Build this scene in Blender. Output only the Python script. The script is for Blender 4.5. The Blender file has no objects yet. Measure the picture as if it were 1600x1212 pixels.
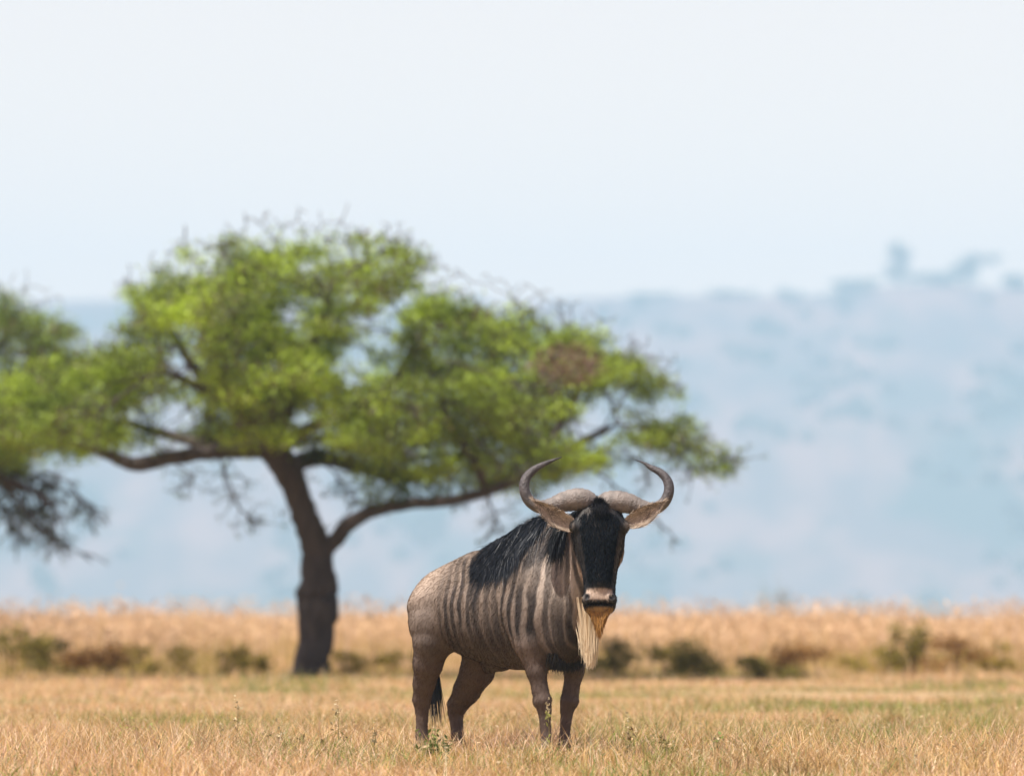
import bpy, math, random
import numpy as np
from math import radians as R, sin, cos, pi
rng = np.random.default_rng(7); random.seed(7)
SC = bpy.context.scene
COL = SC.collection
FPX = 17777.8; HZ = 915.0; CAMH = 1.0           # 400 mm lens, eye one metre up
def at(px, py, D): return np.array([(px-800)/FPX*D, D, CAMH+(HZ-py)/FPX*D])

# ------------------------------------------------------------------ helpers
def tag(o, label=None, cat=None, group=None, kind=None):
    if label: o['label'] = label
    if cat: o['category'] = cat
    if group: o['group'] = group
    if kind: o['kind'] = kind
    return o
def empty(name, loc=(0,0,0), rz=0.0):
    o = bpy.data.objects.new(name, None); COL.objects.link(o)
    o.location = [float(v) for v in loc]; o.rotation_euler = (0,0,rz); o.empty_display_size = .2
    return o
def mesh_np(name, V, quads=None, tris=None, mat=None, parent=None, cols=None, smooth=False):
    V = np.asarray(V, dtype=np.float32)
    me = bpy.data.meshes.new(name)
    nq = 0 if quads is None else len(quads); nt = 0 if tris is None else len(tris)
    loops = []; tot = []
    if nq: loops.append(np.asarray(quads).ravel()); tot.append(np.full(nq, 4))
    if nt: loops.append(np.asarray(tris).ravel()); tot.append(np.full(nt, 3))
    loops = np.concatenate(loops).astype(np.int32); tot = np.concatenate(tot).astype(np.int32)
    start = np.concatenate([[0], np.cumsum(tot)[:-1]]).astype(np.int32)
    me.vertices.add(len(V)); me.vertices.foreach_set('co', V.ravel())
    me.loops.add(len(loops)); me.loops.foreach_set('vertex_index', loops)
    me.polygons.add(len(tot)); me.polygons.foreach_set('loop_start', start)
    me.polygons.foreach_set('loop_total', tot)
    me.update(calc_edges=True)
    if cols is not None:
        a = me.color_attributes.new('Col', 'FLOAT_COLOR', 'POINT')
        c = np.ones((len(V), 4), dtype=np.float32); c[:, :3] = cols
        a.data.foreach_set('color', c.ravel())
    me.validate(clean_customdata=False)
    if smooth: me.polygons.foreach_set('use_smooth', np.ones(len(me.polygons), dtype=bool))
    o = bpy.data.objects.new(name, me); COL.objects.link(o)
    if mat: me.materials.append(mat)
    if parent: o.parent = parent
    return o

class MB:                                             # collects pieces into ONE mesh
    def __init__(s): s.V=[]; s.Q=[]; s.T=[]; s.C=[]; s.n=0
    def add(s, V, quads=None, tris=None, col=(1,1,1)):
        V = np.asarray(V, float)
        if quads is not None and len(quads): s.Q.append(np.asarray(quads)+s.n)
        if tris is not None and len(tris): s.T.append(np.asarray(tris)+s.n)
        c = np.asarray(col, float)
        if c.ndim == 1: c = np.tile(c, (len(V),1))
        s.V.append(V); s.C.append(c); s.n += len(V)
    def build(s, name, mat, parent=None, smooth=True):
        return mesh_np(name, np.concatenate(s.V), np.concatenate(s.Q) if s.Q else None,
                       np.concatenate(s.T) if s.T else None, mat, parent, np.concatenate(s.C), smooth)

def nrm(v):
    v = np.asarray(v, float); return v/np.maximum(np.linalg.norm(v, axis=-1, keepdims=True), 1e-9)
def spline(P, n):                                     # Catmull-Rom through rows of P
    P = np.asarray(P, float); k = len(P)
    A = np.vstack([2*P[0]-P[1], P, 2*P[-1]-P[-2]])
    out = []
    for t in np.linspace(0, k-1-1e-9, n):
        i = int(t); u = t-i; a,b,c,d = A[i:i+4]
        out.append(.5*((2*b)+(-a+c)*u+(2*a-5*b+4*c-d)*u*u+(-a+3*b-3*c+d)*u**3))
    return np.array(out)
def tube(mb, P, r, sides=8, col=(1,1,1), rough=0.0, ell=1.0, seed=0):
    P = np.asarray(P, float); n = len(P); r = np.broadcast_to(np.asarray(r, float), (n,))
    T = nrm(np.gradient(P, axis=0)); ref = np.array([0,1.,0]) if abs(T[:,1]).mean() < .8 else np.array([1.,0,0])
    A = nrm(np.cross(T, ref)); B = np.cross(T, A)
    th = np.linspace(0, 2*pi, sides, endpoint=False)
    rg = np.random.default_rng(seed)
    rr = np.ones((n, sides))
    if rough:
        base = rg.normal(0, 1, (n, sides)); 
        base = (base+np.roll(base,1,1)+np.roll(base,1,0)+np.roll(base,-1,0))/2.5
        ridge = rg.normal(0,1,(1,sides))
        rr = 1+rough*(base*.6+ridge*.8)
    V = P[:,None,:] + (A[:,None,:]*np.cos(th)[None,:,None] + ell*B[:,None,:]*np.sin(th)[None,:,None])*(r[:,None]*rr)[:,:,None]
    V = V.reshape(-1,3)
    i = np.arange(n-1)[:,None]*sides; j = np.arange(sides)[None,:]; j2 = (j+1)%sides
    Q = np.stack([i+j, i+j2, i+sides+j2, i+sides+j], -1).reshape(-1,4)
    V = np.vstack([V, P[0], P[-1]]); a = n*sides
    T3 = [[a, (k+1)%sides, k] for k in range(sides)] + [[a+1, (n-1)*sides+k, (n-1)*sides+(k+1)%sides] for k in range(sides)]
    mb.add(V, Q, T3, col)
def vnoise(P, scale, seed=0):                          # smooth value noise, any dimension
    P = np.asarray(P, float)*scale; P = P + seed*17.13; n = P.shape[-1]
    I = np.floor(P).astype(np.int64); F = P-I; F = F*F*(3-2*F); out = 0
    for c in range(2**n):
        h = np.zeros(P.shape[:-1], np.int64); w = np.ones(P.shape[:-1])
        for a in range(n):
            b = (c>>a)&1
            h = h*73856093 ^ (I[...,a]+b)*[19349663,83492791,2654435761][a%3]
            w = w*(F[...,a] if b else 1-F[...,a])
        h = (h ^ (h>>13))*1274126177 & 0x7fffffff
        h = (h ^ (h>>11)) % 10007
        out = out + w*h/10007.0
    return out

# ------------------------------------------------------------------ materials
def mat(name): 
    m = bpy.data.materials.new(name); m.use_nodes = True
    nt = m.node_tree; nt.nodes.clear()
    return m, nt, nt.nodes, nt.links
def attr_mat(name, rough=.8, transl=0.0, noise=0.0, nscale=60., bump=0.0, bscale=200., spec=.3, sheen=0.0, stretch=None):
    m, nt, N, L = mat(name)
    out = N.new('ShaderNodeOutputMaterial'); bs = N.new('ShaderNodeBsdfPrincipled')
    at_ = N.new('ShaderNodeAttribute'); at_.attribute_name = 'Col'
    bs.inputs['Roughness'].default_value = rough; bs.inputs['Specular IOR Level'].default_value = spec
    if sheen: bs.inputs['Sheen Weight'].default_value = sheen
    csock = at_.outputs['Color']
    tc = N.new('ShaderNodeTexCoord'); mp = N.new('ShaderNodeMapping'); L.new(tc.outputs['Object'], mp.inputs['Vector'])
    if stretch: mp.inputs['Scale'].default_value = stretch
    if noise:
        nz = N.new('ShaderNodeTexNoise'); nz.inputs['Scale'].default_value = nscale; nz.inputs['Detail'].default_value = 4
        L.new(mp.outputs['Vector'], nz.inputs['Vector'])
        mr = N.new('ShaderNodeMapRange'); mr.inputs['From Min'].default_value=.25; mr.inputs['From Max'].default_value=.75
        mr.inputs['To Min'].default_value = 1-noise; mr.inputs['To Max'].default_value = 1+noise
        L.new(nz.outputs['Fac'], mr.inputs['Value'])
        vm = N.new('ShaderNodeVectorMath'); vm.operation='SCALE'
        L.new(csock, vm.inputs[0]); L.new(mr.outputs['Result'], vm.inputs['Scale']); csock = vm.outputs['Vector']
    L.new(csock, bs.inputs['Base Color'])
    if bump:
        n2 = N.new('ShaderNodeTexNoise'); n2.inputs['Scale'].default_value = bscale; n2.inputs['Detail'].default_value = 3
        L.new(mp.outputs['Vector'], n2.inputs['Vector'])
        bp = N.new('ShaderNodeBump'); bp.inputs['Strength'].default_value = bump; bp.inputs['Distance'].default_value=.01
        L.new(n2.outputs['Fac'], bp.inputs['Height']); L.new(bp.outputs['Normal'], bs.inputs['Normal'])
    sh = bs.outputs['BSDF']
    if transl:
        tr = N.new('ShaderNodeBsdfTranslucent'); L.new(csock, tr.inputs['Color'])
        mx = N.new('ShaderNodeMixShader'); mx.inputs['Fac'].default_value = transl
        L.new(sh, mx.inputs[1]); L.new(tr.outputs['BSDF'], mx.inputs[2]); sh = mx.outputs['Shader']
    L.new(sh, out.inputs['Surface'])
    return m
M_bark = attr_mat('bark', .9, noise=.35, nscale=9, bump=.6, bscale=30, stretch=(1,1,.35))
M_leaf = attr_mat('acacia_leaf', .55, transl=.14, spec=.35)
M_shrub = attr_mat('shrub_leaf', .7, transl=.3)
M_grass = attr_mat('dry_grass_blade', .65, transl=.35, spec=.3)
M_weed = attr_mat('weed_leaf', .6, transl=.3)
M_coat = attr_mat('animal_coat', .62, noise=.09, nscale=30, bump=.06, bscale=160, spec=.35, sheen=.0, stretch=(1,1,.45))
M_hair = attr_mat('long_hair', .5, spec=.3)
M_fur = attr_mat('short_fur', .85, spec=.08)
M_face = attr_mat('face_hair', .85, spec=.06)
M_beard = attr_mat('pale_beard_hair', .5, transl=.25, spec=.3)
M_horn = attr_mat('horn_keratin', .6, noise=.42, nscale=28, bump=.7, bscale=90, spec=.5)
M_hoof = attr_mat('hoof_keratin', .5)
M_far = attr_mat('distant_leaf', .8, transl=.2)
m, nt, N, L = mat('eye_wet'); M_eye = m
o_ = N.new('ShaderNodeOutputMaterial'); b_ = N.new('ShaderNodeBsdfPrincipled'); b_.inputs['Base Color'].default_value=(.012,.008,.006,1)
b_.inputs['Roughness'].default_value=.06; L.new(b_.outputs['BSDF'], o_.inputs['Surface'])

def patch_mat(name, c1, c2, c3, s1, s2, rough=.95, ystr=1.0):
    m, nt, N, L = mat(name)
    out = N.new('ShaderNodeOutputMaterial'); bs = N.new('ShaderNodeBsdfPrincipled'); bs.inputs['Roughness'].default_value=rough
    bs.inputs['Specular IOR Level'].default_value = .1
    tc = N.new('ShaderNodeTexCoord'); mp = N.new('ShaderNodeMapping'); mp.inputs['Scale'].default_value=(1,ystr,ystr)
    L.new(tc.outputs['Object'], mp.inputs['Vector'])
    def nz(sc, lo, hi, det=4):
        n = N.new('ShaderNodeTexNoise'); n.inputs['Scale'].default_value=sc; n.inputs['Detail'].default_value=det
        L.new(mp.outputs['Vector'], n.inputs['Vector'])
        r = N.new('ShaderNodeMapRange'); r.inputs['From Min'].default_value=lo; r.inputs['From Max'].default_value=hi
        r.clamp = True; L.new(n.outputs['Fac'], r.inputs['Value']); return r.outputs['Result']
    def mix(a, b, f):
        x = N.new('ShaderNodeMix'); x.data_type='RGBA'; L.new(f, x.inputs['Factor'])
        for s, v in ((x.inputs[6], a), (x.inputs[7], b)):
            if isinstance(v, tuple): s.default_value = (*v,1)
            else: L.new(v, s)
        return x.outputs[2]
    c = mix(c1, c2, nz(s1, .42, .6)); c = mix(c, c3, nz(s2, .5, .62))
    L.new(c, bs.inputs['Base Color']); L.new(bs.outputs['BSDF'], out.inputs['Surface'])
    return m
M_ground = patch_mat('dry_soil_and_stubble', (.30,.20,.10), (.38,.27,.15), (.17,.16,.05), 2.5, .35)
M_hill = patch_mat('savanna_hillside', (.10,.075,.075), (.20,.12,.105), (.045,.058,.055), .018, .013, ystr=.22)

# ------------------------------------------------------------------ camera, light, sky
cam = bpy.data.cameras.new('camera'); co = bpy.data.objects.new('camera', cam); COL.objects.link(co)
cam.lens = 400; cam.sensor_width = 36; cam.clip_end = 20000; cam.clip_start = .5
co.location = (0,0,CAMH); co.rotation_euler = (R(90)+math.atan((HZ-606)/FPX), 0, 0)
cam.dof.use_dof = True; cam.dof.focus_distance = 61.9; cam.dof.aperture_fstop = 400/1000/.095
cam.dof.aperture_blades = 0
SC.camera = co
SUN_EL, SUN_AZ = R(66), math.atan2(-.80, -.60)          # azimuth measured from +Y towards +X
sdir = np.array([sin(SUN_AZ)*cos(SUN_EL), cos(SUN_AZ)*cos(SUN_EL), sin(SUN_EL)])
sl = bpy.data.lights.new('sun', 'SUN'); sl.energy = 5.0; sl.angle = R(.5); sl.color = (1,.95,.87)
so = bpy.data.objects.new('sun', sl); COL.objects.link(so)
from mathutils import Vector
so.rotation_euler = Vector(sdir).to_track_quat('Z','Y').to_euler(); so.location = (-20, -10, 60)
W = bpy.data.worlds.new('World'); SC.world = W; W.use_nodes = True
N = W.node_tree.nodes; L = W.node_tree.links; N.clear()
wo = N.new('ShaderNodeOutputWorld'); bg = N.new('ShaderNodeBackground'); sk = N.new('ShaderNodeTexSky')
sk.sky_type = 'NISHITA'; sk.sun_disc = False; sk.sun_elevation = SUN_EL; sk.sun_rotation = SUN_AZ % (2*pi)
sk.altitude = 1500; sk.air_density = 1.0; sk.dust_density = 2.0; sk.ozone_density = 1.0
bg.inputs['Strength'].default_value = .096
tn = N.new('ShaderNodeVectorMath'); tn.operation = 'MULTIPLY'; tn.inputs[1].default_value = (1.50,1.02,.88)   # warm tint put on the sky colour, whitens the blue
L.new(sk.outputs['Color'], tn.inputs[0]); L.new(tn.outputs['Vector'], bg.inputs['Color']); L.new(bg.outputs['Background'], wo.inputs['Surface'])
SC.view_settings.view_transform = 'Standard'; SC.view_settings.look = 'None'
SC.view_settings.exposure = 0.75; SC.view_settings.gamma = 1
SC.render.engine = 'CYCLES'
cy = SC.cycles; cy.use_denoising = True
try: cy.denoiser = 'OPENIMAGEDENOISE'
except Exception: pass
cy.max_bounces = 6; cy.diffuse_bounces = 3; cy.transmission_bounces = 3; cy.volume_bounces = 1
cy.use_adaptive_sampling = False

# ------------------------------------------------------------------ ground, valley and hill
def ground_z(x, y):
    x = np.asarray(x, float); y = np.asarray(y, float)
    bumps = .05*(vnoise(np.stack([x,y],-1), .25, 3)-.5) + .025*(vnoise(np.stack([x,y],-1), .9, 5)-.5)
    near = np.clip((y-64)/20, 0, 1)
    dip = -27*np.clip((y-215)/1600, 0, 1)**1.2
    return bumps*(.35+.65*near)*(y < 400) + dip
ys = np.concatenate([np.linspace(-40, 50, 20)[:-1], np.linspace(50, 220, 240)[:-1], np.linspace(220, 7700, 110)])
xs = np.concatenate([np.linspace(-1100,-30,24)[:-1], np.linspace(-30,30,90)[:-1], np.linspace(30,1100,24)])
X, Y = np.meshgrid(xs, ys); Z = ground_z(X, Y)
V = np.stack([X,Y,Z],-1).reshape(-1,3); ny, nx = X.shape
i = np.arange(ny-1)[:,None]*nx; j = np.arange(nx-1)[None,:]
g = mesh_np('ground', V, np.stack([i+j, i+j+1, i+nx+j+1, i+nx+j], -1).reshape(-1,4), None, M_ground, smooth=True)
tag(g, 'flat savanna ground of dry soil and stubble under the grass', None, kind='structure')
HD = 9000.0
RX = np.array([-120,0,100,200,400,600,800,900,950,1100,1250,1330,1400,1480,1560,1640,1750])
RY = np.array([ 478,474,470,468,466,466,470,466,464,462,464,452,446,440,452,446,440])
def ridge_z(x):
    px = x/HD*FPX+800
    return CAMH + (HZ-np.interp(px, RX, RY))/FPX*HD
def hill_z(x, y):
    t = np.clip((y-HD*.815)/(HD*.185), 0, 1); s = t**.9
    base = -32 + (ridge_z(x)+32)*s
    P = np.stack([x,y],-1)
    rel = (vnoise(P, .0027, 2)-.5)*34 + (vnoise(P, .010, 4)-.5)*14
    z = base + rel*np.sin(np.clip(t,0,1)*pi)**.8
    return z - np.clip((y-HD-15)/800, 0, 1)**1.2*120
X, Y = np.meshgrid(np.linspace(-1100,1100,170), np.linspace(7200,9900,200)); Z = hill_z(X, Y)
V = np.stack([X,Y,Z],-1).reshape(-1,3); ny, nx = X.shape
i = np.arange(ny-1)[:,None]*nx; j = np.arange(nx-1)[None,:]
g = mesh_np('hill', V, np.stack([i+j, i+j+1, i+nx+j+1, i+nx+j], -1).reshape(-1,4), None, M_hill, smooth=True)
tag(g, 'long hazy blue hillside far beyond the plain', None, kind='structure')

# leaf cards ----------------------------------------------------------------
def cards(C, size, asp, col, up=.5, jit=.18, rg=rng):
    """folded leaf-sized faces at points C"""
    n = len(C); 
    d = nrm(rg.normal(0,1,(n,3))); nr = nrm(rg.normal(0,1,(n,3))+[0,0,up*2]); 
    w = nrm(np.cross(d, nr)); l = np.cross(nr, w); s = size*rg.uniform(.6,1.4,(n,1))
    a = C - l*s*.5; b = C + w*s*asp*.5; c = C + l*s*.5; e = C - w*s*asp*.5
    V = np.stack([a,b,c,e],1).reshape(-1,3)
    Q = np.arange(n*4).reshape(-1,4)
    cc = np.asarray(col)*(1+rg.normal(0,jit,(n,1))); cc = np.clip(cc,.004,1)
    return V, Q, np.repeat(cc, 4, 0)

# far trees on the ridge and slope
def far_tree(px, py_top, wpx, hm, label, D=8985, col=(.05,.07,.03), thin=False):
    x = (px-800)/FPX*D; zb = float(hill_z(np.array([x]), np.array([float(D)]))[0]); zt = CAMH+(HZ-py_top)/FPX*D
    h = max(zt-zb, 3); w = wpx/FPX*D
    t = empty('distant_tree', (x, D, zb)); tag(t, label, 'tree', 'hazy trees along the far ridge')
    mb = MB(); tube(mb, [(0,0,-.5),(w*.03,0,h*.3),(0,0,h*.7)], [.9,.7,.3], 6, (.12,.09,.07)); mb.build('trunk', M_bark, t)
    n = 1500; pts=[]
    nb = 9
    for k in range(nb):
        c = np.array([rng.normal(0,w*.25), rng.normal(0,w*.25), h*(rng.uniform(.15,.85))])
        r = (w*.30 if not thin else w*.4, w*.3, h*.18)
        pts.append(c + rng.normal(0,.45,(n//nb,3))*r)
    P = np.concatenate(pts); P = P[(P[:,2]>0)&(P[:,2]<h)]
    V,Q,Cc = cards(P, 2.5, .6, col)
    mb = MB(); mb.add(V,Q,None,Cc); mb.build('crown', M_far, t, False)
far_tree(1405, 372, 26, 12, 'tall thin hazy tree standing alone on the far ridge', thin=True)
far_tree(1510, 396, 52, 10, 'rounded blue hazy tree, tallest clump at the right of the ridge')
far_tree(1462, 424, 60, 6, 'low wide hazy tree on the ridge between the thin tree and the rounded tree')
far_tree(1340, 436, 60, 6, 'hazy tree on the ridge step left of the thin tree')
far_tree(1135, 452, 60, 6, 'small hazy tree on the ridge right of the green acacia crown')
far_tree(1020, 458, 56, 5, 'faint low hazy tree on the ridge just above the acacia crown edge')
far_tree(1593, 428, 46, 8, 'hazy tree cut by the right edge of the photo on the ridge')
# far-off scattered wood on the slope: one mass
mb = MB(); cen=[]
while len(cen) < 520:
    x = rng.uniform(-640,640); y = rng.uniform(7420,8985)
    if .7*vnoise(np.array([[x,y*.2]]), .016, 9)[0]+.3*vnoise(np.array([[x,y*.2]]), .042, 8)[0] > .53: cen.append((x,y))
for (x,y) in cen:
    z = float(hill_z(np.array([x]), np.array([y]))[0]); r = rng.uniform(4,10); n = 70
    P = np.array([x,y,z+r*.55]) + nrm(rng.normal(0,1,(n,3)))*rng.uniform(.5,1,(n,1))*[r,r,r*.7]
    V,Q,Cc = cards(P, 4.2, .7, (.060,.085,.075)); mb.add(V,Q,None,Cc)
o = mb.build('hillside_woodland', M_far, None, False)
tag(o, 'scattered hazy blue woodland patches over the far hillside', 'woodland', kind='stuff')

# ------------------------------------------------------------------ grass
STRAW = np.array([[.56,.37,.13],[.62,.43,.19],[.50,.29,.09],[.66,.48,.26],[.44,.26,.10],[.60,.38,.20]])
GREEN = np.array([[.20,.25,.05],[.28,.29,.07],[.15,.19,.05]])
def blades(X, Y, H, Wd, col, lean=.35, curl=.35, rg=rng):
    n = len(X); Z = ground_z(X, Y)
    th = rg.uniform(0,2*pi,n); ld = np.stack([np.cos(th),np.sin(th),np.zeros(n)],-1)
    L_ = np.abs(rg.normal(0,lean,n))[:,None]
    wa = rg.uniform(0,pi,n)*.0+rg.normal(0,.7,n); wd = np.stack([np.cos(wa),np.sin(wa),np.zeros(n)],-1)*(Wd*.5)[:,None]
    B = np.stack([X,Y,Z-.01],-1); h = H[:,None]; up = np.array([0,0,1.])
    m1 = B + up*h*.55 + ld*h*L_*.4; tp = B + up*h*(1-.25*L_) + ld*h*(L_+rg.uniform(0,curl,(n,1)))
    V = np.stack([B-wd, B+wd, m1+wd*.8, m1-wd*.8, tp],1).reshape(-1,3)
    k = np.arange(n)[:,None]*5
    return V, k+np.array([[0,1,2,3]]), k+np.array([[3,2,4]]), np.repeat(col,5,0)
def strawcol(X, Y, gbias=0.0, rg=rng):
    n = len(X); c = STRAW[rg.integers(0,len(STRAW),n)]*np.array([1.08,1.04,1.08])*rg.uniform(.72,1.2,(n,1))
    gp = vnoise(np.stack([X,Y*.35],-1), .55, 11) + .35*vnoise(np.stack([X,Y*.5],-1), 2.2, 12) + gbias
    isg = rg.uniform(0,1,n) < np.clip((gp-.62)*1.5, .05, .8)
    hue = vnoise(np.stack([X,Y*.4],-1), .9, 14)[:,None]; c = c*(np.array([1.10,1.17,1.50])*hue+np.array([.92,.98,1.08])*(1-hue))*1.10
    c[isg] = GREEN[rg.integers(0,3,isg.sum())]*rg.uniform(.7,1.4,(isg.sum(),1))
    return c
mb = MB()
def field(n, y0, y1, hlo, hhi, w):
    Y = y0+(y1-y0)*rng.uniform(0,1,n); hw = Y*.045+2.6; X = rng.uniform(-1,1,n)*hw
    cl = vnoise(np.stack([X,Y],-1), 1.6, 21); cl2 = vnoise(np.stack([X,Y*.6],-1), .4, 22)
    H = rng.uniform(hlo,hhi,n)*(.45+.9*cl)*(.6+.8*cl2)
    X0 = X + .06*np.round(rng.normal(0,1,n))*0
    gb = .8*np.exp(-((X-(1500-800)/FPX*Y)**2/.5+(Y-76)**2/30.)) + .35*np.exp(-((X+(1.9))**2/.25+(Y-70)**2/12.))
    V,Q,T,C = blades(X0, Y, H, rng.uniform(.5,1.2,n)*w, strawcol(X,Y,gb), .45, .4); mb.add(V,Q,T,C)
field(170000, 55, 72, .06, .22, .0062)
field(145000, 72, 92, .05, .14, .0070)
field(92000, 92, 124, .03, .08, .010)
field(9000, 108, 126, .05, .16, .010)
# tufts that stand above the carpet
for _ in range(520):
    ty = rng.uniform(56.5,78); tx = rng.uniform(-1,1)*(ty*.045+1.2); nb_ = rng.integers(25,90); rad_ = rng.uniform(.03,.14)
    X = tx+rng.normal(0,rad_,nb_); Y = ty+rng.normal(0,rad_,nb_); base_c = [STRAW[rng.integers(0,6)]*.8, STRAW[rng.integers(0,6)]*1.15, GREEN[1], np.array([.30,.19,.07])][rng.choice(4,p=[.35,.3,.15,.2])]
    V,Q,T,C = blades(X, Y, rng.uniform(.08,.25)*rng.uniform(.6,1.1,nb_), np.full(nb_,.0055), base_c*rng.uniform(.7,1.25,(nb_,1)), .5, .5); mb.add(V,Q,T,C)
# sparse seed-stalks in the near field
n = 9000; Y = rng.uniform(56,80,n); X = rng.uniform(-1,1,n)*(Y*.045+1.4)
V,Q,T,C = blades(X, Y, rng.uniform(.12,.27,n), np.full(n,.0032), np.clip(strawcol(X,Y)*1.15,0,.75), .25, .3); mb.add(V,Q,T,C)
V,Q,C = cards(np.stack([X+rng.normal(0,.03,n),Y,ground_z(X,Y)+rng.uniform(.1,.2,n)],-1), .022, .5, (.50,.38,.22)); mb.add(V[:len(V)//3//4*4],Q[:len(V)//3//4],None,C[:len(V)//3//4*4])
o = mb.build('dry_grass', M_grass, None, False)
tag(o, 'short golden dry grass covering the field around the wildebeest', 'grass', kind='stuff')
# tall grass belt behind
mb = MB()
n = 115000; Y = 123.5+86*rng.uniform(0,1,n)**1.2; X = rng.uniform(-1,1,n)*(Y*.048+3.5)
cl = vnoise(np.stack([X,Y*.25],-1), .5, 31); cl2 = vnoise(np.stack([X,Y*.3],-1), 2.0, 32)
H = .90*(.02+.30*vnoise(np.stack([X,Y*.1],-1), .22, 35)+.40*cl+.20*cl2)*rng.uniform(.4,1.2,n)*np.clip((Y-120)/14,.28,1)
H = H*np.where(rng.uniform(0,1,n)<.05,1.22,1)
c = np.array([[.68,.44,.23],[.72,.50,.31],[.62,.40,.16],[.66,.47,.21],[.76,.54,.38]])[rng.integers(0,5,n)]*rng.uniform(.8,1.15,(n,1))
tall = rng.uniform(0,1,n)<.035*(.3+1.6*cl2); H = np.where(tall, rng.uniform(.5,.86,n), H)
gg = (vnoise(np.stack([X,Y*.3],-1), .8, 33) > .38)&(rng.uniform(0,1,n)<.7)&(H<.36); c[gg] = np.array([.30,.235,.05])*rng.uniform(.8,1.6,(gg.sum(),1))
V,Q,T,C = blades(X, Y, H, np.full(n,.010), c, .16, .14); mb.add(V,Q,T,C)
k = np.where(H > .38)[0][:25000]
for q in range(2):
    V,Q,C = cards(np.stack([X[k]+rng.normal(0,.05,len(k)),Y[k],ground_z(X[k],Y[k])+H[k]*rng.uniform(.8,1.02,len(k))],-1), .09, .28, (.67,.45,.27), up=-.3); mb.add(V,Q,None,C)
o = mb.build('tall_grass', M_grass, None, False)
tag(o, 'belt of tall pinkish dry grass behind the acacia and wildebeest', 'grass', kind='stuff')

# ------------------------------------------------------------------ shrubs in the tall grass
def shrub(px, py_top, wpx, D, col, label, n=None, dens=1.0):
    x = (px-800)/FPX*D; zt = CAMH+(HZ-py_top+14)/FPX*D; w = 1.5*wpx/FPX*D
    zb = float(ground_z(np.array([x]), np.array([float(D)]))[0]); h = zt-zb
    t = empty('shrub', (x, D, zb)); tag(t, label, 'shrub', 'olive shrubs in the tall grass')
    mb = MB(); pts=[]
    nb = max(7, int(w*9))
    for k in range(nb):
        u = rng.uniform(-.5,.5); c = np.array([u*w, rng.uniform(-.3,.3)*w*.7, h*rng.uniform(.25,.82)*(1-.9*u*u)])
        p = spline([(u*w*.35,c[1]*.4,-.02), c*[.75,.7,.55], c*[1,1,1.1]], 5)
        tube(mb, p, [.008,.007,.006,.004,.002], 5, (.16,.11,.07))
        m_ = int((n or 1800)*dens/nb); r = np.array([w*.16+.04, w*.14+.04, h*.20])
        q = c + rng.normal(0,.5,(m_,3))*r; pts.append(q)
    mb.build('stems', M_bark, t)
    P = np.concatenate(pts); P = P[(P[:,2]>0)&(P[:,2]<h*1.08)]
    V,Q,Cc = cards(P, .040, .5, col, jit=.35); mb = MB(); mb.add(V,Q,None,Cc); mb.build('foliage', M_shrub, t, False)
OL=(.20,.165,.03); OL2=(.30,.23,.04); BR=(.27,.145,.045)
shrub(15,985,70, 119, OL, 'dark green shrub cut by the left edge of the photo')
shrub(88,1004,70, 121, OL, 'olive shrub second from the left edge in the tall grass')
shrub(143,1008,60, 120, BR, 'brownish shrub third from the left edge in the tall grass')
shrub(205,1020,60, 123, OL2,'low yellow-olive shrub right of the brownish left shrubs', dens=.5)
shrub(330,1008,70, 122, OL2,'small green shrub left of the acacia trunk', dens=.6)
shrub(392,1000,34, 124, OL2,'narrow upright shrub nearest the left side of the acacia trunk', dens=.5)
shrub(536,1024,56, 123, OL2,'low shrub just right of the acacia trunk', dens=.5)
shrub(632,1022,50, 124, OL2,'faint yellow-green shrub left of the wildebeest hind legs', dens=.5)
shrub(968,1008,78, 121, OL, 'dark olive shrub just right of the wildebeest beard')
shrub(1055,1010,60, 123, OL2,'olive shrub second to the right of the wildebeest', dens=.8)
shrub(1100,1000,80, 122, OL, 'domed dark green shrub third to the right of the wildebeest')
shrub(1208,1028,60, 120, OL,'low dark shrub left of the large brown shrub', dens=.8)
shrub(1285,1010,96, 121, BR,'large reddish brown shrub in the tall grass at right')
shrub(1370,1020,60, 124, OL2,'faint shrub between the brown shrub and the upright dark shrub', dens=.5)
shrub(1421,978,46, 121, OL,'tall upright dark green shrub at right of the tall grass')
shrub(1490,1004,76, 123, BR,'brown olive shrub right of the upright dark shrub', dens=.8)
shrub(1552,1010,50, 124, OL2,'thin olive shrub nearest the right edge of the photo', dens=.6)
shrub(1208,912,38, 190, (.14,.14,.07),'faint tall sapling rising above the tall grass at right', dens=.3)

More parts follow.
